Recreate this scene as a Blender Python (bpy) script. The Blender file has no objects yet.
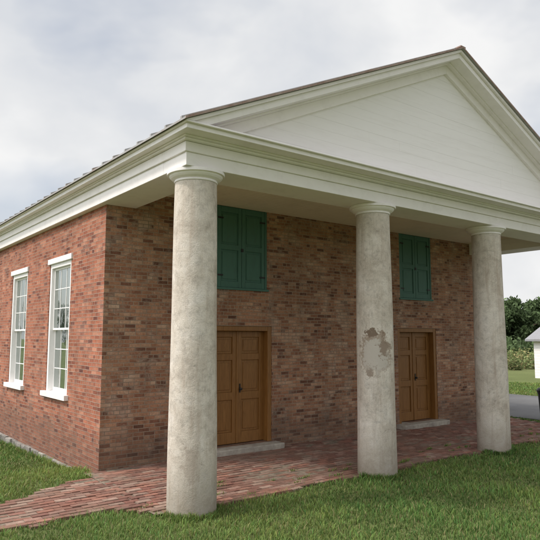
import bpy, math, random
import numpy as np
from mathutils import Vector, Matrix
random.seed(4); rng=np.random.default_rng(7)
S=bpy.context.scene
COL=S.collection
# ---------------------------------------------------------------- helpers
class MB:
    def __init__(s): s.v=[];s.f=[];s.m=[];s.c=[]
    def poly(s,pts,m=0,c=None):
        b=len(s.v); s.v+= [tuple(p) for p in pts]; s.f.append(tuple(range(b,b+len(pts)))); s.m.append(m); s.c.append(c)
    def box(s,x0,x1,y0,y1,z0,z1,m=0,c=None,rot=None,jit=0):
        P=[(x,y,z) for z in (z0,z1) for y in (y0,y1) for x in (x0,x1)]
        if jit: P=[tuple(a+random.uniform(-jit,jit) for a in p) for p in P]
        if rot is not None:
            cx,cy,cz=(x0+x1)/2,(y0+y1)/2,(z0+z1)/2
            P=[tuple(Vector((cx,cy,cz))+rot@Vector((p[0]-cx,p[1]-cy,p[2]-cz))) for p in P]
        b=len(s.v); s.v+=P
        for q in ((0,2,3,1),(4,5,7,6),(0,1,5,4),(2,6,7,3),(0,4,6,2),(1,3,7,5)):
            s.f.append(tuple(b+i for i in q)); s.m.append(m); s.c.append(c)
    def prismY(s,pts,y0,y1,m=0):
        n=len(pts); b=len(s.v)
        s.v+=[(x,y0,z) for x,z in pts]+[(x,y1,z) for x,z in pts]
        s.f.append(tuple(range(b,b+n))); s.m.append(m); s.c.append(None)
        s.f.append(tuple(range(b+2*n-1,b+n-1,-1))); s.m.append(m); s.c.append(None)
        for i in range(n):
            j=(i+1)%n
            s.f.append((b+i,b+n+i,b+n+j,b+j)); s.m.append(m); s.c.append(None)
    def lathe(s,cx,cy,prof,n=64,m=0):
        b=len(s.v)
        for r,z in prof:
            for i in range(n):
                a=2*math.pi*i/n; s.v.append((cx+r*math.cos(a),cy+r*math.sin(a),z))
        for k in range(len(prof)-1):
            for i in range(n):
                j=(i+1)%n
                s.f.append((b+k*n+i,b+k*n+j,b+(k+1)*n+j,b+(k+1)*n+i)); s.m.append(m); s.c.append(None)
        s.f.append(tuple(b+(len(prof)-1)*n+i for i in range(n))); s.m.append(m); s.c.append(None)
    def obj(s,name,mats,parent=None,bevel=0,smooth=False,recalc=True):
        me=bpy.data.meshes.new(name); me.from_pydata(s.v,[],s.f)
        for mt in (mats if isinstance(mats,(list,tuple)) else [mats]): me.materials.append(mt)
        me.polygons.foreach_set('material_index',s.m)
        me.update()
        if recalc:
            import bmesh
            bm=bmesh.new(); bm.from_mesh(me); bmesh.ops.recalc_face_normals(bm,faces=bm.faces); bm.to_mesh(me); bm.free()
        uv=me.uv_layers.new(name='UVMap')
        for p in me.polygons:
            n=p.normal; a=(abs(n.x),abs(n.y),abs(n.z)); k=a.index(max(a))
            for li in p.loop_indices:
                co=me.vertices[me.loops[li].vertex_index].co
                uv.data[li].uv=(co.y,co.z) if k==0 else ((co.x,co.z) if k==1 else (co.x,co.y))
        if any(c is not None for c in s.c):
            ca=me.color_attributes.new('col','FLOAT_COLOR','CORNER')
            for p,c in zip(me.polygons,s.c):
                for li in p.loop_indices: ca.data[li].color=(*(c or (1,1,1)),1)
        if smooth:
            me.polygons.foreach_set('use_smooth',[True]*len(me.polygons))
        o=bpy.data.objects.new(name,me); COL.objects.link(o)
        if parent: o.parent=parent
        if bevel:
            b=o.modifiers.new('bevel','BEVEL'); b.width=bevel; b.segments=2; b.limit_method='ANGLE'; b.angle_limit=math.radians(40)
        return o
def empty(name):
    o=bpy.data.objects.new(name,None); COL.objects.link(o); return o

class MT:
    def __init__(s,name,rough=.8,spec=.3):
        s.mat=bpy.data.materials.new(name); s.mat.use_nodes=True
        s.nt=s.mat.node_tree; s.N=s.nt.nodes; s.L=s.nt.links
        s.b=s.N['Principled BSDF']; s.b.inputs['Roughness'].default_value=rough
        s.b.inputs['Specular IOR Level'].default_value=spec
    def n(s,t,**k):
        x=s.N.new(t)
        for a,v in k.items(): setattr(x,a,v)
        return x
    def l(s,a,b): s.L.new(a,b)
    def noise(s,vec,scale,detail=4,rough=.55,dist=0):
        x=s.n('ShaderNodeTexNoise'); x.inputs['Scale'].default_value=scale; x.inputs['Detail'].default_value=min(detail,4)
        x.inputs['Roughness'].default_value=rough; x.inputs['Distortion'].default_value=dist
        if vec is not None: s.l(vec,x.inputs['Vector'])
        return x.outputs['Fac']
    def ramp(s,fac,stops):
        r=s.n('ShaderNodeValToRGB'); e=r.color_ramp.elements
        while len(e)<len(stops): e.new(.5)
        for i,(p,c) in enumerate(stops):
            e[i].position=p; e[i].color=(c,c,c,1) if not isinstance(c,(tuple,list)) else (*c,1)
        s.l(fac,r.inputs['Fac']); return r.outputs['Color']
    def mix(s,fac,a,b,mode='MIX'):
        m=s.n('ShaderNodeMix',data_type='RGBA',blend_type=mode)
        for idx,v in ((0,fac),(6,a),(7,b)):
            sk=m.inputs[idx]
            if hasattr(v,'links'): s.l(v,sk)
            elif isinstance(v,(int,float)): sk.default_value=v if idx==0 else (v,v,v,1)
            else: sk.default_value=(*v,1)
        return m.outputs[2]
    def mul(s,a,b,op='MULTIPLY'):
        m=s.n('ShaderNodeMath',operation=op)
        for sk,v in ((m.inputs[0],a),(m.inputs[1],b)):
            if hasattr(v,'links'): s.l(v,sk)
            else: sk.default_value=v
        return m.outputs[0]
    def bump(s,h,strength=.4,dist=.01):
        b=s.n('ShaderNodeBump'); b.inputs['Strength'].default_value=strength; b.inputs['Distance'].default_value=dist
        s.l(h,b.inputs['Height']); s.l(b.outputs['Normal'],s.b.inputs['Normal'])
    def col(s,c): s.l(c,s.b.inputs['Base Color'])
    def obj(s):
        return s.n('ShaderNodeTexCoord').outputs['Object']
    def mapped(s,vec,scale):
        m=s.n('ShaderNodeMapping'); m.inputs['Scale'].default_value=scale; s.l(vec,m.inputs['Vector']); return m.outputs['Vector']

# ---------------------------------------------------------------- materials
def brick_mat(name,stops,mortar,pale,paleamt):
    m=MT(name,.92,.15); o=m.obj(); uv=m.n('ShaderNodeTexCoord').outputs['UV']
    dn=m.n('ShaderNodeTexNoise'); dn.inputs['Scale'].default_value=4.0; dn.inputs['Detail'].default_value=2; m.l(o,dn.inputs['Vector'])
    vm=m.n('ShaderNodeVectorMath',operation='MULTIPLY_ADD'); m.l(dn.outputs['Color'],vm.inputs[0]); vm.inputs[1].default_value=(.018,.016,0); m.l(uv,vm.inputs[2])
    b=m.n('ShaderNodeTexBrick'); m.l(vm.outputs[0],b.inputs['Vector'])
    b.inputs['Color1'].default_value=(0,0,0,1); b.inputs['Color2'].default_value=(1,1,1,1); b.inputs['Mortar'].default_value=(.5,.5,.5,1)
    b.inputs['Scale'].default_value=1; b.inputs['Mortar Size'].default_value=.0065; b.inputs['Mortar Smooth'].default_value=.4
    b.inputs['Brick Width'].default_value=.19; b.inputs['Row Height'].default_value=.062
    b.squash=.5; b.squash_frequency=7
    c=m.ramp(b.outputs['Color'],stops)
    n1=m.noise(o,38,3,.7); c=m.mix(.55,c,m.ramp(n1,[(.3,.55),(.7,1.3)]),'MULTIPLY')
    n2=m.noise(o,1.1,4,.68,.4); c=m.mix(.75,c,m.ramp(n2,[(.32,.62),(.52,1.0),(.72,1.28)]),'MULTIPLY')
    n3=m.noise(o,2.6,4,.75,.6); c=m.mix(m.mul(m.ramp(n3,[(.5,0.0),(.68,1.0)]),paleamt),c,pale)
    # streaks running down the wall
    n4=m.noise(m.mapped(o,(5,5,.5)),1.3,3,.6); c=m.mix(.5,c,m.ramp(n4,[(.35,.72),(.55,1.05)]),'MULTIPLY')
    mc=m.mix(m.ramp(n3,[(.35,0.0),(.65,1.0)]),mortar,tuple(x*.6 for x in mortar))
    c=m.mix(b.outputs['Fac'],c,mc)
    sp=m.n('ShaderNodeSeparateXYZ'); m.l(o,sp.inputs[0])
    z=m.mul(sp.outputs['Z'],m.mul(n3,.7),'SUBTRACT')
    c=m.mix(m.ramp(z,[(0.0,.45),(.4,0.0)]),c,(.09,.07,.055))
    m.col(c)
    h=m.mul(m.mul(b.outputs['Fac'],-1.0),m.mul(n1,.6),'ADD')
    m.bump(h,.6,.007); return m.mat
M_side=brick_mat('brick_side',[(0,(.15,.06,.048)),(.15,(.28,.10,.064)),(.5,(.36,.132,.08)),(.85,(.41,.16,.098)),(1,(.46,.22,.145))],(.38,.28,.22),(.50,.33,.25),.28)
M_front=brick_mat('brick_front',[(0,(.14,.068,.046)),(.15,(.255,.12,.075)),(.5,(.335,.168,.10)),(.8,(.385,.205,.125)),(1,(.45,.28,.185))],(.36,.28,.21),(.56,.44,.34),.5)

def paint(name,c,dirt=.25,dcol=(.30,.27,.22),rough=.55,sc=(1,1,1)):
    m=MT(name,rough,.3); o=m.mapped(m.obj(),sc)
    n=m.noise(o,3.5,4,.75,.5)
    k=m.mix(m.mul(m.ramp(n,[(.48,0.0),(.75,1.0)]),dirt),c,dcol)
    m.col(k); m.bump(n,.15,.004); return m.mat
M_white=paint('white_trim_paint',(.84,.80,.785),.17,(.40,.36,.31))
M_tymp=paint('white_board_paint',(.83,.80,.785),.18,(.55,.50,.46),.6,(.35,1,4))
M_ceil=paint('shade_toned_ceiling_paint',(.76,.66,.55),.25,(.42,.33,.25),.7)  # white boards; beige of the porch shade put into the colour, plus dirt
M_winpaint=paint('window_paint',(.82,.80,.78),.15)
M_green=paint('green_shutter_paint',(.066,.155,.122),.4,(.05,.085,.07),.6,(4,4,1))
M_hinge=paint('iron',(.02,.02,.02),.2,(.08,.03,.01),.5)
m=MT('oak_door',.45,.4); o=m.mapped(m.obj(),(14,14,.9)); n=m.noise(o,3,4,.65,1.5)
m.col(m.ramp(n,[(.25,(.15,.062,.014)),(.5,(.235,.105,.026)),(.75,(.30,.145,.043))])); m.bump(n,.1,.003); M_door=m.mat
m=MT('limestone',.85,.2); o=m.obj(); n=m.noise(o,5,4,.7); m.col(m.ramp(n,[(.3,(.25,.22,.19)),(.7,(.48,.44,.37))])); m.bump(m.noise(o,30,3,.6),.4,.01); M_lime=m.mat
m=MT('foundation_stone',.95,.1); o=m.obj(); n=m.noise(o,6,4,.75); ca=m.n('ShaderNodeVertexColor',layer_name='col').outputs['Color']
m.col(m.mix(1.0,ca,m.ramp(n,[(.3,.6),(.7,1.2)]),'MULTIPLY')); m.bump(m.noise(o,18,4,.7),.8,.03); M_found=m.mat
m=MT('paving_brick',.9,.15); o=m.obj(); n=m.noise(o,14,4,.75); n2=m.noise(o,1.1,4,.7,.5); ca=m.n('ShaderNodeVertexColor',layer_name='col').outputs['Color']
c=m.mix(1.0,ca,m.ramp(n,[(.3,.65),(.7,1.25)]),'MULTIPLY'); c=m.mix(m.ramp(n2,[(.40,0.0),(.66,.7)]),c,(.19,.14,.105))
m.col(c); m.bump(n,.5,.008); M_pave=m.mat
m=MT('paving_sand',.95,.1); o=m.obj(); n=m.noise(o,9,4,.75); m.col(m.ramp(n,[(.3,(.10,.08,.06)),(.7,(.27,.22,.17))])); M_sand=m.mat
m=MT('roof_metal',.5,.4); o=m.obj(); n=m.noise(o,1.8,4,.75,.8); m.col(m.ramp(n,[(.38,(.36,.36,.36)),(.58,(.30,.28,.26)),(.75,(.26,.16,.12))])); M_roof=m.mat
m=MT('roof_edge',.7,.2); o=m.obj(); n=m.noise(o,5,4,.75); m.col(m.ramp(n,[(.3,(.22,.13,.10)),(.7,(.40,.32,.28))])); M_rust=m.mat
m=MT('column_stucco',.9,.15); o=m.obj(); sp=m.n('ShaderNodeSeparateXYZ'); m.l(o,sp.inputs[0])
n=m.noise(o,2.0,4,.75,.7); n2=m.noise(o,9,4,.75,.4); nf=m.noise(o,70,3,.7)
c=m.ramp(n,[(.3,(.45,.39,.325)),(.5,(.58,.52,.445)),(.7,(.67,.615,.55))])
c=m.mix(.85,c,m.ramp(n2,[(.3,.70),(.5,1.0),(.7,1.1)]),'MULTIPLY')
c=m.mix(.5,c,m.ramp(nf,[(.35,.75),(.65,1.1)]),'MULTIPLY')
ns=m.noise(m.mapped(o,(5,5,.35)),1.5,4,.75); c=m.mix(m.mul(m.ramp(ns,[(.50,0.0),(.72,1.0)]),.5),c,(.30,.22,.165))
zb=m.mul(sp.outputs['Z'],m.mul(n2,.9),'SUBTRACT'); c=m.mix(m.ramp(m.mul(m.mul(zb,.5),.5,'ADD'),[(.25,0.75),(.58,0.0)]),c,(.22,.185,.14))
def blob(c,p,r,sc,col,amt):
    vm=m.n('ShaderNodeVectorMath',operation='SUBTRACT'); m.l(o,vm.inputs[0]); vm.inputs[1].default_value=p
    v2=m.n('ShaderNodeVectorMath',operation='MULTIPLY'); m.l(vm.outputs[0],v2.inputs[0]); v2.inputs[1].default_value=sc
    ln=m.n('ShaderNodeVectorMath',operation='LENGTH'); m.l(v2.outputs[0],ln.inputs[0])
    d=m.mul(ln.outputs['Value'],m.mul(n2,.45),'ADD')
    return m.mix(m.ramp(d,[(r+.215,amt),(r+.245,0.0)]),c,col)
pX,pY=7.06,6.50
c=blob(c,(pX,pY,1.84),.245,(1,1,.72),(.27,.20,.145),.75)
c=blob(c,(pX,pY,1.80),.205,(1,1,.72),(.50,.455,.40),.9)
c=blob(c,(pX-.03,pY+.03,2.13),.095,(1,1,1.3),(.17,.12,.085),.85)
c=blob(c,(pX+.10,pY-.08,1.93),.07,(1,1,.5),(.22,.155,.11),.8)
c=blob(c,(pX-.06,pY+.05,1.55),.05,(1,1,.7),(.25,.19,.145),.7)
c=blob(c,(3.74,6.43,.55),.09,(1,1,.5),(.36,.30,.245),.6)
m.col(c); m.bump(m.mul(m.mul(n2,1.5),m.mul(nf,.5),'ADD'),.45,.012); M_stucco=m.mat
m=MT('window_glass',.03,.5)
gl=m.n('ShaderNodeBsdfGlossy'); gl.inputs['Roughness'].default_value=.015; gl.inputs['Color'].default_value=(.85,.9,.88,1)
df=m.n('ShaderNodeBsdfDiffuse'); df.inputs['Color'].default_value=(.05,.06,.055,1)
mx=m.n('ShaderNodeMixShader'); mx.inputs[0].default_value=.62
m.l(df.outputs[0],mx.inputs[1]); m.l(gl.outputs[0],mx.inputs[2]); m.l(mx.outputs[0],m.N['Material Output'].inputs['Surface'])
bp=m.n('ShaderNodeBump'); bp.inputs['Strength'].default_value=.08; bp.inputs['Distance'].default_value=.02
m.l(m.noise(m.obj(),5,2,.5),bp.inputs['Height']); m.l(bp.outputs[0],gl.inputs['Normal']); M_glass=m.mat
def leafmat(name,trans=.3):
    m=MT(name,.7,.15)
    c=m.n('ShaderNodeVertexColor',layer_name='col').outputs['Color'] 
    m.col(c); t=m.n('ShaderNodeBsdfTranslucent'); m.l(c,t.inputs['Color'])
    mx=m.n('ShaderNodeMixShader'); mx.inputs[0].default_value=trans
    m.l(m.b.outputs[0],mx.inputs[1]); m.l(t.outputs[0],mx.inputs[2]); m.l(mx.outputs[0],m.N['Material Output'].inputs['Surface'])
    return m.mat
M_blade=leafmat('grass_blades'); M_leaf=leafmat('leaves')
m=MT('lawn_soil_and_grass',.95,.1); o=m.obj()
n=m.noise(o,.35,3,.6); n2=m.noise(o,18,4,.75); n3=m.noise(o,.03,2,.5)
c=m.ramp(n2,[(.3,(.06,.075,.024)),(.5,(.115,.14,.05)),(.7,(.17,.195,.08))]); c=m.mix(.6,c,m.ramp(n,[(.35,.75),(.65,1.25)]),'MULTIPLY')
c=m.mix(m.ramp(n3,[(.45,0.0),(.6,.5)]),c,(.17,.18,.08)); m.col(c); m.bump(n2,.8,.04); M_ground=m.mat
m=MT('asphalt',.9,.25); o=m.obj(); n=m.noise(o,90,2,.7); n2=m.noise(o,.6,4,.6)
c=m.mix(1.0,m.ramp(n,[(.35,(.07,.07,.072)),(.65,(.15,.15,.15))]),m.ramp(n2,[(.3,.8),(.7,1.25)]),'MULTIPLY'); m.col(c); m.bump(n,.5,.006); M_asph=m.mat
m=MT('bark',.95,.1); m.col(m.ramp(m.noise(m.obj(),3,3),[(.3,(.05,.04,.03)),(.7,(.12,.095,.07))])); M_bark=m.mat
M_shroof=paint('shed_roof',(.25,.25,.26),.3,(.15,.12,.1),.6)
M_black=paint('black_plastic',(.018,.018,.02),.2,(.05,.05,.045),.45)

# ---------------------------------------------------------------- terrain function
def sst(t): t=np.clip(t,0,1); return t*t*(3-2*t)
def gh(x,y):
    x=np.asarray(x,float); y=np.asarray(y,float)
    west=sst((9-x)/4)*sst((60-np.abs(x))/30)
    return -.075*sst((8.95-y)/2.1) - west*(.085*sst((y-8.95)/1.6)+.034*np.clip(y-9.2,0,14))
def g1(x,y): return float(gh(x,y))
# ---------------------------------------------------------------- building
B=empty('brick_church')
XL,XR,XC=3.71,14.09,8.90
YF,YB=9.17,22.0
ZT=4.52
def wall(name,axis,plane,out,u0,u1,v0,v1,ops,mat,depth=.26):
    mb=MB(); us=sorted({u0,u1,*[a for q in ops for a in q[:2]]}); vs=sorted({v0,v1,*[a for q in ops for a in q[2:]]})
    def P(u,v,d=0):
        return (plane-out*d,u,v) if axis=='x' else (u,plane-out*d,v)
    for i in range(len(us)-1):
        for j in range(len(vs)-1):
            cu,cv=(us[i]+us[i+1])/2,(vs[j]+vs[j+1])/2
            if any(q[0]<cu<q[1] and q[2]<cv<q[3] for q in ops): continue
            mb.poly([P(us[i],vs[j]),P(us[i+1],vs[j]),P(us[i+1],vs[j+1]),P(us[i],vs[j+1])])
    for a,b,c,d in ops:
        mb.poly([P(a,c),P(a,d),P(a,d,depth),P(a,c,depth)]); mb.poly([P(b,c),P(b,d),P(b,d,depth),P(b,c,depth)])
        mb.poly([P(a,d),P(b,d),P(b,d,depth),P(a,d,depth)]); mb.poly([P(a,c),P(b,c),P(b,c,depth),P(a,c,depth)])
        mb.poly([P(a,c,depth),P(b,c,depth),P(b,d,depth),P(a,d,depth)])
    return mb.obj(name,mat,B,recalc=False)
wy=[11.31,14.0,16.7,19.4]; WH=.60
wops=[(y-WH,y+WH,1.05,3.48) for y in wy]
DC=[6.38,11.40]; 
fops=[(c-.70,c+.70,.14,2.28) for c in DC]+[(c-.58,c+.58,2.94,4.50) for c in DC]
wall('wall_side_west','x',XL,-1,YF,YB,-.10,ZT,wops,M_side)
wall('wall_side_east','x',XR,1,YF,YB,-.10,ZT,wops,M_side)
wall('wall_front','y',YF,-1,XL,XR,-.10,ZT,fops,M_front)
mb=MB(); mb.poly([(XL,YB,-.1),(XR,YB,-.1),(XR,YB,4.6),(XC,YB,7.0),(XL,YB,4.6)]); mb.obj('wall_back',M_side,B)
mb=MB()
for (side,xw) in ((-1,XL),(1,XR)):
    for row in range(4):
        y=YF+.03
        while y<YB:
            w=random.uniform(.2,.5); pr=random.uniform(.025,.075)
            g=random.uniform(.2,.38); c=(g,g*.93,g*.83)
            z1=-.10-row*.15+random.uniform(-.012,.006)
            xa,xb=(xw-pr,xw+.15) if side<0 else (xw-.15,xw+pr)
            mb.box(xa,xb,y+.008,min(y+w,YB)-.008,z1-.14,z1-.004,0,c,jit=.014); y+=w
    mb.box(xw-.01 if side<0 else xw-.2,xw+.2 if side<0 else xw+.01,YF,YB,-.9,-.1015,0,(.2,.17,.14))
mb.obj('foundation',M_found,B,bevel=.014)
tr=MB(); gls=MB()
for side,xw in ((-1,XL),(1,XR)):
    def X(a,b):
        return tuple(sorted((xw+side*a,xw+side*b)))
    for yc in wy:
        y0,y1,z0,z1=yc-WH,yc+WH,1.05,3.48
        def bx(a,b,ya,yb,za,zb,m=0): 
            p=X(a,b); tr.box(p[0],p[1],ya,yb,za,zb,m)
        bx(-.05,.03,y0-.06,y1+.06,z1-.002,z1+.10)
        bx(-.2,.075,y0-.08,y1+.08,z0-.08,z0+.012)
        bx(-.16,-.015,y0+.002,y0+.085,z0+.012,z1-.003); bx(-.16,-.015,y1-.085,y1-.002,z0+.012,z1-.003)
        bx(-.16,-.013,y0+.085,y1-.085,z1-.085,z1-.003)
        ya,yb=y0+.085,y1-.085; za,zb=z0+.012,z1-.085; zm=(za+zb)/2
        for (d,p,q,lo) in ((-.105,za,zm+.02,True),(-.065,zm-.02,zb,False)):
            bx(d-.035,d,ya,ya+.045,p,q); bx(d-.035,d,yb-.045,yb,p,q)
            bx(d-.035,d-.001,ya+.045,yb-.045,p,p+(.07 if lo else .04)); bx(d-.035,d-.001,ya+.045,yb-.045,q-.04,q)
            gy0,gy1,gz0,gz1=ya+.045,yb-.045,p+(.07 if lo else .04),q-.04
            for k in (1,2):
                c=gy0+(gy1-gy0)*k/3; bx(d-.03,d-.009,c-.009,c+.009,gz0,gz1)
            for k in (1,2):
                c=gz0+(gz1-gz0)*k/3; bx(d-.031,d-.010,gy0,gy1,c-.009,c+.009)
            for i in range(3):
                for j in range(3):
                    a0=gy0+(gy1-gy0)*i/3; a1=gy0+(gy1-gy0)*(i+1)/3; b0=gz0+(gz1-gz0)*j/3; b1=gz0+(gz1-gz0)*(j+1)/3
                    t=random.uniform(-.002,.002); s2=random.uniform(-.002,.002); xx=xw+side*(d-.018)
                    gls.poly([(xx+t+s2,a0,b0),(xx+t-s2,a1,b0),(xx-t-s2,a1,b1),(xx-t+s2,a0,b1)])
tr.obj('window_frames',M_winpaint,B,bevel=.004); gls.obj('window_panes',M_glass,B,recalc=False)
for c in DC:
    d=MB(); x0,x1,z0,z1=c-.70,c+.70,.14,2.28
    d.box(x0,x0+.09,YF+.012,YF+.24,z0,z1-.002); d.box(x1-.09,x1,YF+.012,YF+.24,z0,z1-.002); d.box(x0+.09,x1-.09,YF+.014,YF+.24,z1-.09,z1-.002)
    yd=YF+.15
    for s0,s1 in ((x0+.092,c-.003),(c+.003,x1-.092)):
        a,b,e,f=s0,s1,z0+.012,z1-.092; st=.10
        d.box(a,a+st,yd,yd+.045,e,f); d.box(b-st,b,yd,yd+.045,e,f)
        rails=[e,e+.2,e+.78,e+.92,e+1.50,e+1.62,f-.11,f]
        for k in range(0,8,2): d.box(a+st,b-st,yd+.001,yd+.044,rails[k],rails[k+1])
        for k in range(1,6,2):
            d.box(a+st,b-st,yd+.024,yd+.036,rails[k],rails[k+1]); d.box(a+st+.045,b-st-.045,yd+.012,yd+.03,rails[k]+.045,rails[k+1]-.045)
    d.box(c-.02,c+.02,yd-.014,yd-.001,z0+.012,z1-.093)
    d.obj('door',M_door,B,bevel=.006)
    k=MB(); k.box(c+.05,c+.075,yd-.012,yd,1.06,1.22); k.lathe(c+.0625,yd-.045,[(.001,1.10),(.02,1.105),(.028,1.125),(.02,1.145),(.001,1.15)],16); k.obj('door_knob',M_hinge,B,smooth=False)
    t=MB(); t.box(c-.80,c+.80,YF-.26,YF+.3,.0,.135,jit=.008); t.obj('door_step',M_lime,B,bevel=.015)
    s=MB(); x0,x1,z0,z1=c-.58,c+.58,2.94,4.50
    s.box(x0,x0+.04,YF+.002,YF+.1,z0+.04,z1); s.box(x1-.04,x1,YF+.002,YF+.1,z0+.04,z1); s.box(x0-.03,x1+.03,YF-.03,YF+.1,z0,z0+.04)
    for a,b in ((x0+.043,c-.004),(c+.004,x1-.043)):
        yd=YF+.012
        s.box(a,a+.075,yd,yd+.04,z0+.045,z1-.01); s.box(b-.075,b,yd,yd+.04,z0+.045,z1-.01)
        R=[z0+.045,z0+.16,z0+.74,z0+.84,z1-.12,z1-.01]
        for k in range(0,6,2): s.box(a+.075,b-.075,yd+.001,yd+.039,R[k],R[k+1])
        for k in (1,3):
            s.box(a+.075,b-.075,yd+.02,yd+.035,R[k],R[k+1]); s.box(a+.11,b-.11,yd+.008,yd+.03,R[k]+.04,R[k+1]-.04)
    s.obj('shutter',M_green,B,bevel=.005)
    h=MB()
    for zz in (z0+.25,z1-.25):
        h.box(x0+.01,x0+.16,YF+.003,YF+.0115,zz,zz+.03); h.box(x1-.16,x1-.01,YF+.003,YF+.0115,zz,zz+.03)
    h.box(c-.02,c+.03,YF-.0,YF+.0115,z0+.72,z0+.78)
    h.obj('shutter_hinges',M_hinge,B)
CX=(3.92,7.27,10.50,13.88)
for i,cx in enumerate(CX):
    mb=MB(); pr=[(.31,-.3),(.31,-.08)]
    for k in range(1,41):
        t=k/40; pr.append((.308-.036*t**1.3+.003*math.sin(t*9+i*2),-.08+4.12*t))
    pr+=[(.27,4.07)]
    mb.lathe(cx,6.7,pr,72); mb.obj('column_shaft',M_stucco,B,smooth=True)
    mb=MB()
    mb.lathe(cx,6.7,[(.272,4.062),(.282,4.066),(.285,4.074),(.282,4.082),(.277,4.086),(.277,4.096),(.297,4.103),(.322,4.117),(.342,4.137),(.348,4.15),(.350,4.157),(.374,4.159),(.377,4.163),(.377,4.200),(.372,4.203)],72)
    mb.obj('column_capital',M_white,B)
EX0,EX1,EY0=3.60,14.20,6.40
e=MB()
for z0,z1,o in ((4.205,4.375,0),(4.375,4.50,.028)):
    e.box(EX0-o,EX1+o,EY0-o,7.0,z0,z1)
    for s in (0,1):
        a,b=(EX0-o,4.22) if s==0 else (13.58,EX1+o)
        e.box(a,b,7.0,YF-.004,z0,z1)
        a,b=(EX0-o,XL+.02) if s==0 else (XR-.02,EX1+o)
        e.box(a,b,YF-.004,YB+.05,z0,z1)
e.box(EX0-.07,EX1+.07,EY0-.09,YB+.1,4.503,4.53)
e.box(EX0-.10,EX1+.10,EY0-.14,YB+.1,4.53,4.548)
e.box(EX0-.19,EX1+.19,EY0-.34,YB+.2,4.548,4.606)
e.box(EX0-.22,EX1+.22,EY0-.385,YB+.2,4.606,4.63)
e.obj('entablature',M_white,B,bevel=.006)
c=MB()
x=4.24
while x<13.55:
    c.box(x,min(x+.122,13.56),7.003,YF-.006,4.488,4.5025); x+=.126
c.obj('porch_ceiling',M_ceil,B,bevel=.003)
ZE=4.63; XE=EX0-.22; SL=(7.16-ZE)/(XC-XE)
def zr(x): return ZE+SL*(XC-XE-abs(x-XC))
tb=MB(); yT=6.40
tb.prismY([(XE+.3,ZE-.02),(2*XC-XE-.3,ZE-.02),(XC,zr(XC)-.15)],yT+.0035,yT+.1)
z=ZE+.003
while z<zr(XC)-.25:
    z2=min(z+.172,zr(XC)-.2)
    def xs(zz): return XE+(zz-ZE)/SL+.25
    a,b=xs(z),xs(z2)
    cuts=sorted(random.uniform(a+1,2*XC-a-1) for _ in range(2)) if 2*(XC-a)>5 else []
    edges=[(a,b)]+[(q,q) for q in cuts]+[(2*XC-a,2*XC-b)]
    for (p,q),(r,s_) in zip(edges[:-1],edges[1:]):
        o2=random.uniform(-.0008,.0008)
        if abs(q-s_)<.01: continue
        tb.prismY([(p+.0004,z),(r-.0004,z),(s_-.0004,z2-.0012),(q+.0004,z2-.0012)],yT-.002+o2,yT+.003)
    z=z2
tb.obj('pediment_boards',M_tymp,B)
rk=MB()
for a,b,ya in ((0,.05,EY0-.385),(.05,.145,EY0-.34),(.145,.175,EY0-.14),(.175,.335,EY0-.06)):
    for sgn in (1,-1):
        def px(x): return x if sgn>0 else 2*XC-x
        xa=XE+a/SL; xb=XE+b/SL
        pts=[(px(xa),ZE+.001),(px(XC),zr(XC)-a),(px(XC),zr(XC)-b),(px(xb),ZE+.001)]
        rk.prismY(pts,ya,EY0+.05)
rk.obj('raking_cornice',M_white,B,bevel=.004)
rf=MB()
xe=XE-.035
for sgn in (1,-1):
    def px(x): return x if sgn>0 else 2*XC-x
    rf.prismY([(px(xe),zr(xe)+.006),(px(XC),zr(XC)+.006),(px(XC),zr(XC)+.03),(px(xe),zr(xe)+.03)],EY0-.42,YB+.25,0)
    y=EY0-.33
    while y<YB+.2:
        rf.prismY([(px(xe+.0),zr(xe)+.03),(px(XC),zr(XC)+.03),(px(XC),zr(XC)+.062),(px(xe+.0),zr(xe)+.062)],y,y+.035,0); y+=.40
    rf.prismY([(px(xe-.002),zr(xe)+.004),(px(XC),zr(XC)+.004),(px(XC),zr(XC)+.033),(px(xe-.002),zr(xe)+.033)],EY0-.432,EY0-.421,1)
rf.box(XC-.07,XC+.07,EY0-.43,YB+.25,zr(XC)+.018,zr(XC)+.040,1)
rf.obj('roof',[M_roof,M_rust],B)

# ---------------------------------------------------------------- ground
ax=np.unique(np.concatenate([np.arange(-30,-6,1.0),np.arange(-6,26,.4),np.arange(26,60,1.0),np.linspace(-900,-30,30),np.linspace(60,900,30)]))
ay=ax.copy()
gx,gy=np.meshgrid(ax,ay); gz=gh(gx,gy); nx=len(ax)
V=np.stack([gx.ravel(),gy.ravel(),gz.ravel()],1)
F=[(j*nx+i,j*nx+i+1,(j+1)*nx+i+1,(j+1)*nx+i) for j in range(len(ay)-1) for i in range(nx-1)]
me=bpy.data.meshes.new('ground'); me.from_pydata(V.tolist(),[],F); me.materials.append(M_ground)
me.polygons.foreach_set('use_smooth',[True]*len(F)); COL.objects.link(bpy.data.objects.new('ground',me))
mb=MB()
ys=np.concatenate([np.arange(-20,5,1.0),np.arange(5,11,.2),np.arange(11,60,1.0)])
for i in range(len(ys)-1):
    q=[]
    for yy in (ys[i],ys[i+1]):
        w=.12*math.sin(yy*1.7)+.06*math.sin(yy*4.1); q.append((w,yy,g1(17,yy)+.012))
    mb.poly([(14.75+q[0][0],q[0][1],q[0][2]),(20.6-q[0][0],q[0][1],q[0][2]),(20.6-q[1][0],q[1][1],q[1][2]),(14.75+q[1][0],q[1][1],q[1][2])])
mb.obj('driveway',M_asph)
def rc():
    g=random.uniform(.72,1.15)
    base=random.choice([(.25,.118,.086),(.225,.105,.08),(.285,.14,.102),(.19,.095,.074),(.28,.165,.13),(.31,.21,.165)])
    return tuple(a*g for a in base)
def edge(x): return 6.74+.05*math.sin(x*2.3)+.03*math.sin(x*6.1+1)
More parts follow.
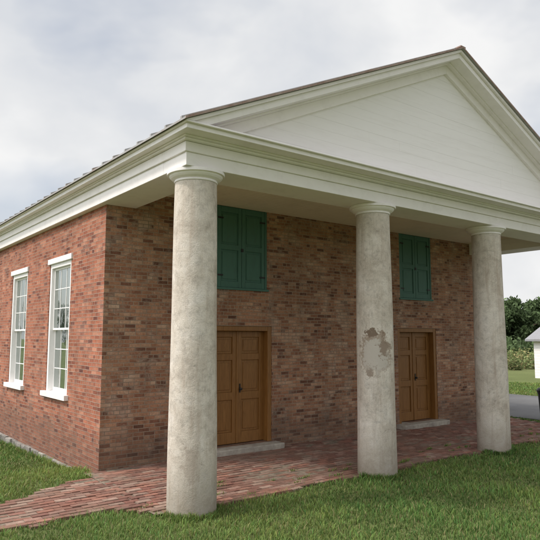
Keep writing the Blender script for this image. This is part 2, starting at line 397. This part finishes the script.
def yup(x): return 8.25+.62*float(sst((x-1.9)/1.6))+.03*math.sin(x*5)
def ylo(x): return 7.28-.35*float(sst((x-3.0)/.8))+.03*math.sin(x*4+2)
mb=MB(); mb2=MB()
def lay(mb,xa,xb,ya,yb,inside,zt):
    r=0; y=ya
    while y<yb:
        x=xa+(.105 if r%2 else 0)
        while x<xb:
            cx,cy=x+.1,y+.05
            if inside(cx,cy):
                dz=random.gauss(0,.003)+.008*math.sin(cx*1.3)*math.cos(cy*2.1)+g1(cx,cy)
                R=Matrix.Rotation(random.gauss(0,.02),3,'Z')@Matrix.Rotation(random.gauss(0,.012),3,'X')@Matrix.Rotation(random.gauss(0,.01),3,'Y')
                mb.box(x+.005,x+.199,y+.005,y+.097,zt-.05+dz,zt+dz,0,rc(),rot=R)
            x+=.205
        y+=.102; r+=1
def incol(x,y): return any((x-c)**2+(y-6.7)**2<.25**2 for c in CX)
lay(mb,3.5,14.35,6.5,9.16,lambda x,y:y>edge(x) and not incol(x,y),.035)
mb.obj('brick_porch_floor',M_pave)
lay(mb2,-12,3.48,6.8,9.0,lambda x,y:ylo(x)<y<yup(x),.03)
mb2.obj('brick_path',M_pave)
s=MB()
yy_=np.linspace(6.80,9.165,14)
for a,b in zip(yy_[:-1],yy_[1:]): s.poly([(3.48,a,g1(20,a)+.026),(14.38,a,g1(20,a)+.026),(14.38,b,g1(20,b)+.026),(3.48,b,g1(20,b)+.026)])
xs_=np.linspace(-12,3.475,80)
for a,b in zip(xs_[:-1],xs_[1:]):
    for k in range(6):
        def pt(x,t): 
            y=ylo(x)+.05+(yup(x)-ylo(x)-.1)*t; return (x,y,g1(x,y)+.021)
        s.poly([pt(a,k/6),pt(b,k/6),pt(b,(k+1)/6),pt(a,(k+1)/6)])
s.obj('paving_sand_bed',M_sand)

# ---------------------------------------------------------------- grass blades
def build_tris(name,V,T,C,mat):
    me=bpy.data.meshes.new(name); me.vertices.add(len(V)); me.vertices.foreach_set('co',V.astype(np.float32).ravel())
    me.loops.add(len(T)*3); me.loops.foreach_set('vertex_index',T.astype(np.int32).ravel())
    me.polygons.add(len(T)); me.polygons.foreach_set('loop_start',np.arange(0,len(T)*3,3,dtype=np.int32))
    me.update(calc_edges=True)
    ca=me.color_attributes.new('col','FLOAT_COLOR','POINT'); ca.data.foreach_set('color',np.concatenate([C,np.ones((len(C),1))],1).astype(np.float32).ravel())
    me.materials.append(mat); o=bpy.data.objects.new(name,me); COL.objects.link(o); return o
def pnoise(x,y,sc,seed):
    r=np.random.default_rng(seed); t=0
    for k in range(6):
        a=r.uniform(0,6.28); f=sc*r.uniform(.6,1.8); t=t+np.sin((x*math.cos(a)+y*math.sin(a))*f+r.uniform(0,6.28))
    return t/6
N=400000; rmin,rmax=4.4,30.0
u=rng.random(N); r=(math.sqrt(rmin)+u*(math.sqrt(rmax)-math.sqrt(rmin)))**2
th=math.radians(37.5)+rng.uniform(-.66,.66,N)
x=r*np.sin(th); y=r*np.cos(th)
ev=6.74+.05*np.sin(x*2.3)+.03*np.sin(x*6.1+1)+rng.normal(0,.05,N)
yu=8.25+.62*sst((x-1.9)/1.6)+rng.normal(0,.04,N); yl=7.28-.35*sst((x-3)/.8)+rng.normal(0,.04,N)
bad=((x>3.52)&(x<14.4)&(y>ev)&(y<9.2))|((x>3.62)&(x<14.2)&(y>9.1)&(y<22.1))|((x<=3.52)&(y>yl)&(y<yu))|((x>14.7)&(x<20.6))
for c in CX: bad|=((x-c)**2+(y-6.7)**2<.30**2)
keep=~bad; x=x[keep];y=y[keep];r=r[keep]
ex=[];ey=[]
for c in CX[:3]:
    n=900; a=rng.uniform(math.pi*1.0,2*math.pi,n); rr=.31+np.abs(rng.normal(0,.05,n)); ex.append(c+rr*np.cos(a)); ey.append(6.7+rr*np.sin(a))
n=2200; ex.append(3.60-np.abs(rng.normal(0,.07,n))); ey.append(rng.uniform(9.1,20,n))
n=1400; tx_=rng.uniform(3.4,14,50); ty_=rng.uniform(6.85,7.6,50); k=rng.integers(0,50,n); ex.append(tx_[k]+rng.normal(0,.05,n)); ey.append(ty_[k]+rng.normal(0,.012,n))
ex=np.concatenate(ex); ey=np.concatenate(ey); nn=len(x)
x=np.concatenate([x,ex]); y=np.concatenate([y,ey]); r=np.hypot(x,y); n=len(x)
tall=np.ones(n); tall[nn:]=1.5; tall[-1400:]=.8
z=gh(x,y); pn=pnoise(x,y,5.0,3); pn2=pnoise(x,y,1.1,5); pn3=pnoise(x,y,17,9)
z[-1400:]+=.02
H=(.050+.022*pn+.016*pn3)*rng.uniform(.5,1.5,n)*tall*np.where(r>14,1.2,1)
W=.0032*(r/6)**.75*rng.uniform(.7,1.5,n)
a=rng.uniform(0,2*math.pi,n); dx,dy=np.cos(a),np.sin(a); lean=rng.uniform(.1,1.1,n)*H
b=a+math.pi/2+rng.normal(0,.5,n); lx,ly=np.cos(b),np.sin(b)
V=np.zeros((n,5,3))
V[:,0]=np.stack([x-dx*W,y-dy*W,z-.005],1); V[:,1]=np.stack([x+dx*W,y+dy*W,z-.005],1)
mx_,my_=x+lx*lean*.3,y+ly*lean*.3
V[:,2]=np.stack([mx_-dx*W*.8,my_-dy*W*.8,z+H*.6],1); V[:,3]=np.stack([mx_+dx*W*.8,my_+dy*W*.8,z+H*.6],1)
V[:,4]=np.stack([x+lx*lean,y+ly*lean,z+H],1)
T=np.array([[0,1,2],[1,3,2],[2,3,4]])[None]+np.arange(n)[:,None,None]*5
br=np.clip(1+.28*pn+.24*pn2+.12*pn3+rng.normal(0,.18,n),.4,1.9)
base=np.stack([.158*br*(1+.2*pn2+.15*rng.normal(0,1,n)),.232*br,.062*br],1)
dry=rng.random(n)<.07; base[dry]=np.array([.32,.28,.14])
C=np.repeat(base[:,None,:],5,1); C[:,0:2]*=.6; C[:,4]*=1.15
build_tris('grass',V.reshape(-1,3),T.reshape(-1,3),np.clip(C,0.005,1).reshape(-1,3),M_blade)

# ---------------------------------------------------------------- distant vegetation
def foliage(centers,radii,counts,size,colf):
    Vs=[];Cs=[]
    for (c,R,n) in zip(centers,radii,counts):
        d=rng.normal(0,1,(n,3)); d/=np.linalg.norm(d,axis=1)[:,None]; rr=rng.random(n)**.4*(1+rng.normal(0,.22,n))
        p=np.array(c)+d*rr[:,None]*np.array(R)
        a=rng.normal(0,1,(n,3)); a/=np.linalg.norm(a,axis=1)[:,None]; b=np.cross(a,rng.normal(0,1,(n,3))); b/=np.linalg.norm(b,axis=1)[:,None]
        s=size*rng.uniform(.5,1.4,n)[:,None]
        Vs.append(np.stack([p-a*s,p+b*s*.6,p+a*s,p-b*s*.6],1)); 
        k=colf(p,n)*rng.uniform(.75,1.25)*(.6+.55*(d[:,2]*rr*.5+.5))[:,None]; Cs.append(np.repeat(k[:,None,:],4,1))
    V=np.concatenate(Vs);C=np.concatenate(Cs); n=len(V)
    T=np.array([[0,1,2],[0,2,3]])[None]+np.arange(n)[:,None,None]*4
    return V.reshape(-1,3),T.reshape(-1,3),C.reshape(-1,3)
cen=[];rad=[];cnt=[]; trunk=MB()
def tree(x,y,h,w,n0=300):
    zt=h*.28
    def seg(p,q,r0,r1):
        p=Vector(p);q=Vector(q); d=(q-p).normalized(); u_=d.orthogonal().normalized(); v_=d.cross(u_); k=6
        P=[p+(u_*math.cos(6.283*i/k)+v_*math.sin(6.283*i/k))*r0 for i in range(k)]; Q=[q+(u_*math.cos(6.283*i/k)+v_*math.sin(6.283*i/k))*r1 for i in range(k)]
        for i in range(k): trunk.poly([P[i],P[(i+1)%k],Q[(i+1)%k],Q[i]])
    seg((x,y,-.3),(x+.1,y,zt),w*.05,w*.038); seg((x+.1,y,zt),(x,y,h*.8),w*.038,w*.01)
    for i in range(18):
        a=random.uniform(0,6.283); hh=random.uniform(.15,.92); rr=w*.5*random.uniform(.2,1)*(1.1-abs(hh-.5)*1.2)
        p=(x+rr*math.cos(a),y+rr*math.sin(a),h*hh)
        seg((x,y,h*hh*.75),p,w*.016,w*.005)
        q=random.uniform(.12,.22)*w; cen.append(p); rad.append((q,q,q*.85)); cnt.append(n0)
def ray(px,dist):
    F=605.7;R=px-270; k=dist/F
    return (.6088*F+.7934*R)*k,(.7934*F-.6088*R)*k
px=450
while px<700:
    X_,Y_=ray(px,random.uniform(78,104)); tree(X_,Y_,random.uniform(5.8,8.8),random.uniform(5,8),380); px+=random.uniform(9,18)
for i in range(22):  # out-of-view trees, added for the side window panes to reflect
    X_=-95+random.uniform(-12,12)+i*3; Y_=50+i*5.8; tree(X_,Y_,random.uniform(7,12),random.uniform(6,9),110)
for i in range(60):
    X_,Y_=ray(random.uniform(455,690),random.uniform(66,82)); cen.append((X_,Y_,.7)); rad.append((1.8,1.8,random.uniform(.7,1.5))); cnt.append(220)
def gcol(p,n):
    g=rng.uniform(.6,1.4,n); return np.stack([.088*g,.128*g,.055*g],1)
V,T,C=foliage(cen,rad,cnt,.23,gcol)
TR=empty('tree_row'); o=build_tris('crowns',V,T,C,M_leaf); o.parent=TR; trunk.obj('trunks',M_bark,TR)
cen=[];rad=[];cnt=[]
for i in range(85):
    X_,Y_=ray(random.uniform(490,640),random.uniform(38,62)); q=random.uniform(.25,1.0); cen.append((X_,Y_,q*.4)); rad.append((q*1.3,q*1.3,q*.8)); cnt.append(240)
def scol(p,n):
    g=rng.uniform(.6,1.4,n); t=(rng.random(n)<.25)[:,None]; return np.where(t,np.array([.27,.23,.11]),np.array([.155,.19,.075]))*g[:,None]
V,T,C=foliage(cen,rad,cnt,.09,scol)
build_tris('meadow_shrubs',V,T,C,M_leaf)
SH=empty('white_shed')
sx,sy=29.6,16.4
mb=MB(); 
for k in range(14): mb.box(sx,sx+8,sy-5,sy,k*.14,k*.14+.135,0)
mb.prismY([(sx,1.96),(sx+8,1.96),(sx+4,3.6)],sy-5,sy,0); mb.obj('walls',M_white,SH)
mb=MB(); mb.prismY([(sx-.3,1.86),(sx+4,3.62),(sx+8.3,1.86),(sx+8.3,1.96),(sx+4,3.75),(sx-.3,1.96)],sy-5.3,sy+.3); mb.obj('shed_roof',M_shroof,SH)
mb=MB(); mb.box(sx-.03,sx-.005,sy-3.2,sy-2.2,.02,1.85); mb.box(sx-.03,sx-.005,sy-1.6,sy-.8,.9,1.6); mb.obj('door_and_window',M_shroof,SH)
mb=MB(); tx,ty=14.83,7.89; zb=g1(tx,ty)
mb.lathe(tx,ty,[(r_,z_+zb) for r_,z_ in [(.001,0),(.20,0),(.21,.04),(.245,.70),(.26,.71),(.26,.75),(.275,.75),(.275,.79),(.24,.84),(.12,.88),(.001,.89)]],32)
mb.box(tx-.06,tx+.06,ty-.015,ty+.015,.88+zb,.93+zb); mb.obj('trash_can',M_black,bevel=.004)

# ---------------------------------------------------------------- light
EL=52
sd=Vector((-.93*math.cos(math.radians(EL)),.37*math.cos(math.radians(EL)),math.sin(math.radians(EL)))).normalized()
L=bpy.data.lights.new('sun','SUN'); L.energy=2.1; L.angle=math.radians(5); L.color=(1,.94,.86)
lo=bpy.data.objects.new('sun',L); COL.objects.link(lo); lo.rotation_euler=sd.to_track_quat('Z','Y').to_euler()
W_=bpy.data.worlds.new('World'); S.world=W_; W_.use_nodes=True; nt=W_.node_tree; nd=nt.nodes; lk=nt.links
bg=nd['Background']; sky=nd.new('ShaderNodeTexSky'); sky.sky_type='NISHITA'; sky.sun_disc=False
sky.sun_elevation=math.radians(EL); sky.sun_rotation=math.atan2(sd.x,sd.y); sky.dust_density=3
bg.inputs['Strength'].default_value=.135
tc=nd.new('ShaderNodeTexCoord'); mp=nd.new('ShaderNodeMapping'); mp.inputs['Scale'].default_value=(1,1,1.7); mp.inputs['Location'].default_value=(1.35,.4,.2); lk.new(tc.outputs['Generated'],mp.inputs['Vector'])
def wn(sc,det,rg,dist=0):
    q=nd.new('ShaderNodeTexNoise'); q.inputs['Scale'].default_value=sc; q.inputs['Detail'].default_value=det; q.inputs['Roughness'].default_value=rg; q.inputs['Distortion'].default_value=dist
    lk.new(mp.outputs[0],q.inputs['Vector']); return q.outputs['Fac']
def wr(f,st):
    q=nd.new('ShaderNodeValToRGB'); e=q.color_ramp.elements
    while len(e)<len(st): e.new(.5)
    for i,(p,c) in enumerate(st): e[i].position=p; e[i].color=(*c,1)
    lk.new(f,q.inputs['Fac']); return q.outputs['Color']
cover=wr(wn(1.7,5,.5,.2),[(.36,(.5,.5,.5)),(.48,(1,1,1))])
cl=wr(wn(2.9,5,.5,.2),[(.36,(.585,.605,.64)),(.48,(.665,.675,.69)),(.6,(.765,.765,.765))])
sc=nd.new('ShaderNodeVectorMath'); sc.operation='SCALE'; sc.inputs['Scale'].default_value=8.9; lk.new(cl,sc.inputs[0])
mx=nd.new('ShaderNodeMix'); mx.data_type='RGBA'; lk.new(cover,mx.inputs[0]); lk.new(sky.outputs[0],mx.inputs[6]); lk.new(sc.outputs[0],mx.inputs[7])
dt=nd.new('ShaderNodeVectorMath'); dt.operation='DOT_PRODUCT'; lk.new(tc.outputs['Generated'],dt.inputs[0]); dt.inputs[1].default_value=sd
cp=nd.new('ShaderNodeMapRange'); cp.interpolation_type='SMOOTHSTEP'; lk.new(dt.outputs['Value'],cp.inputs['Value']); cp.inputs['From Min'].default_value=.5; cp.inputs['From Max'].default_value=1; cp.inputs['To Min'].default_value=1; cp.inputs['To Max'].default_value=3.4
s3=nd.new('ShaderNodeVectorMath'); s3.operation='SCALE'; lk.new(mx.outputs[2],s3.inputs[0]); lk.new(cp.outputs['Result'],s3.inputs['Scale'])
lk.new(s3.outputs[0],bg.inputs['Color'])
# ---------------------------------------------------------------- camera
cd=bpy.data.cameras.new('camera'); cam=bpy.data.objects.new('camera',cd); COL.objects.link(cam)
cam.location=(0,0,2.08); cam.rotation_euler=(math.radians(96.35),0,math.radians(-37.5)); cd.lens=40.1; cd.sensor_width=36; cd.clip_end=3000
S.camera=cam
S.view_settings.view_transform='Standard'; S.view_settings.look='None'; S.view_settings.exposure=0
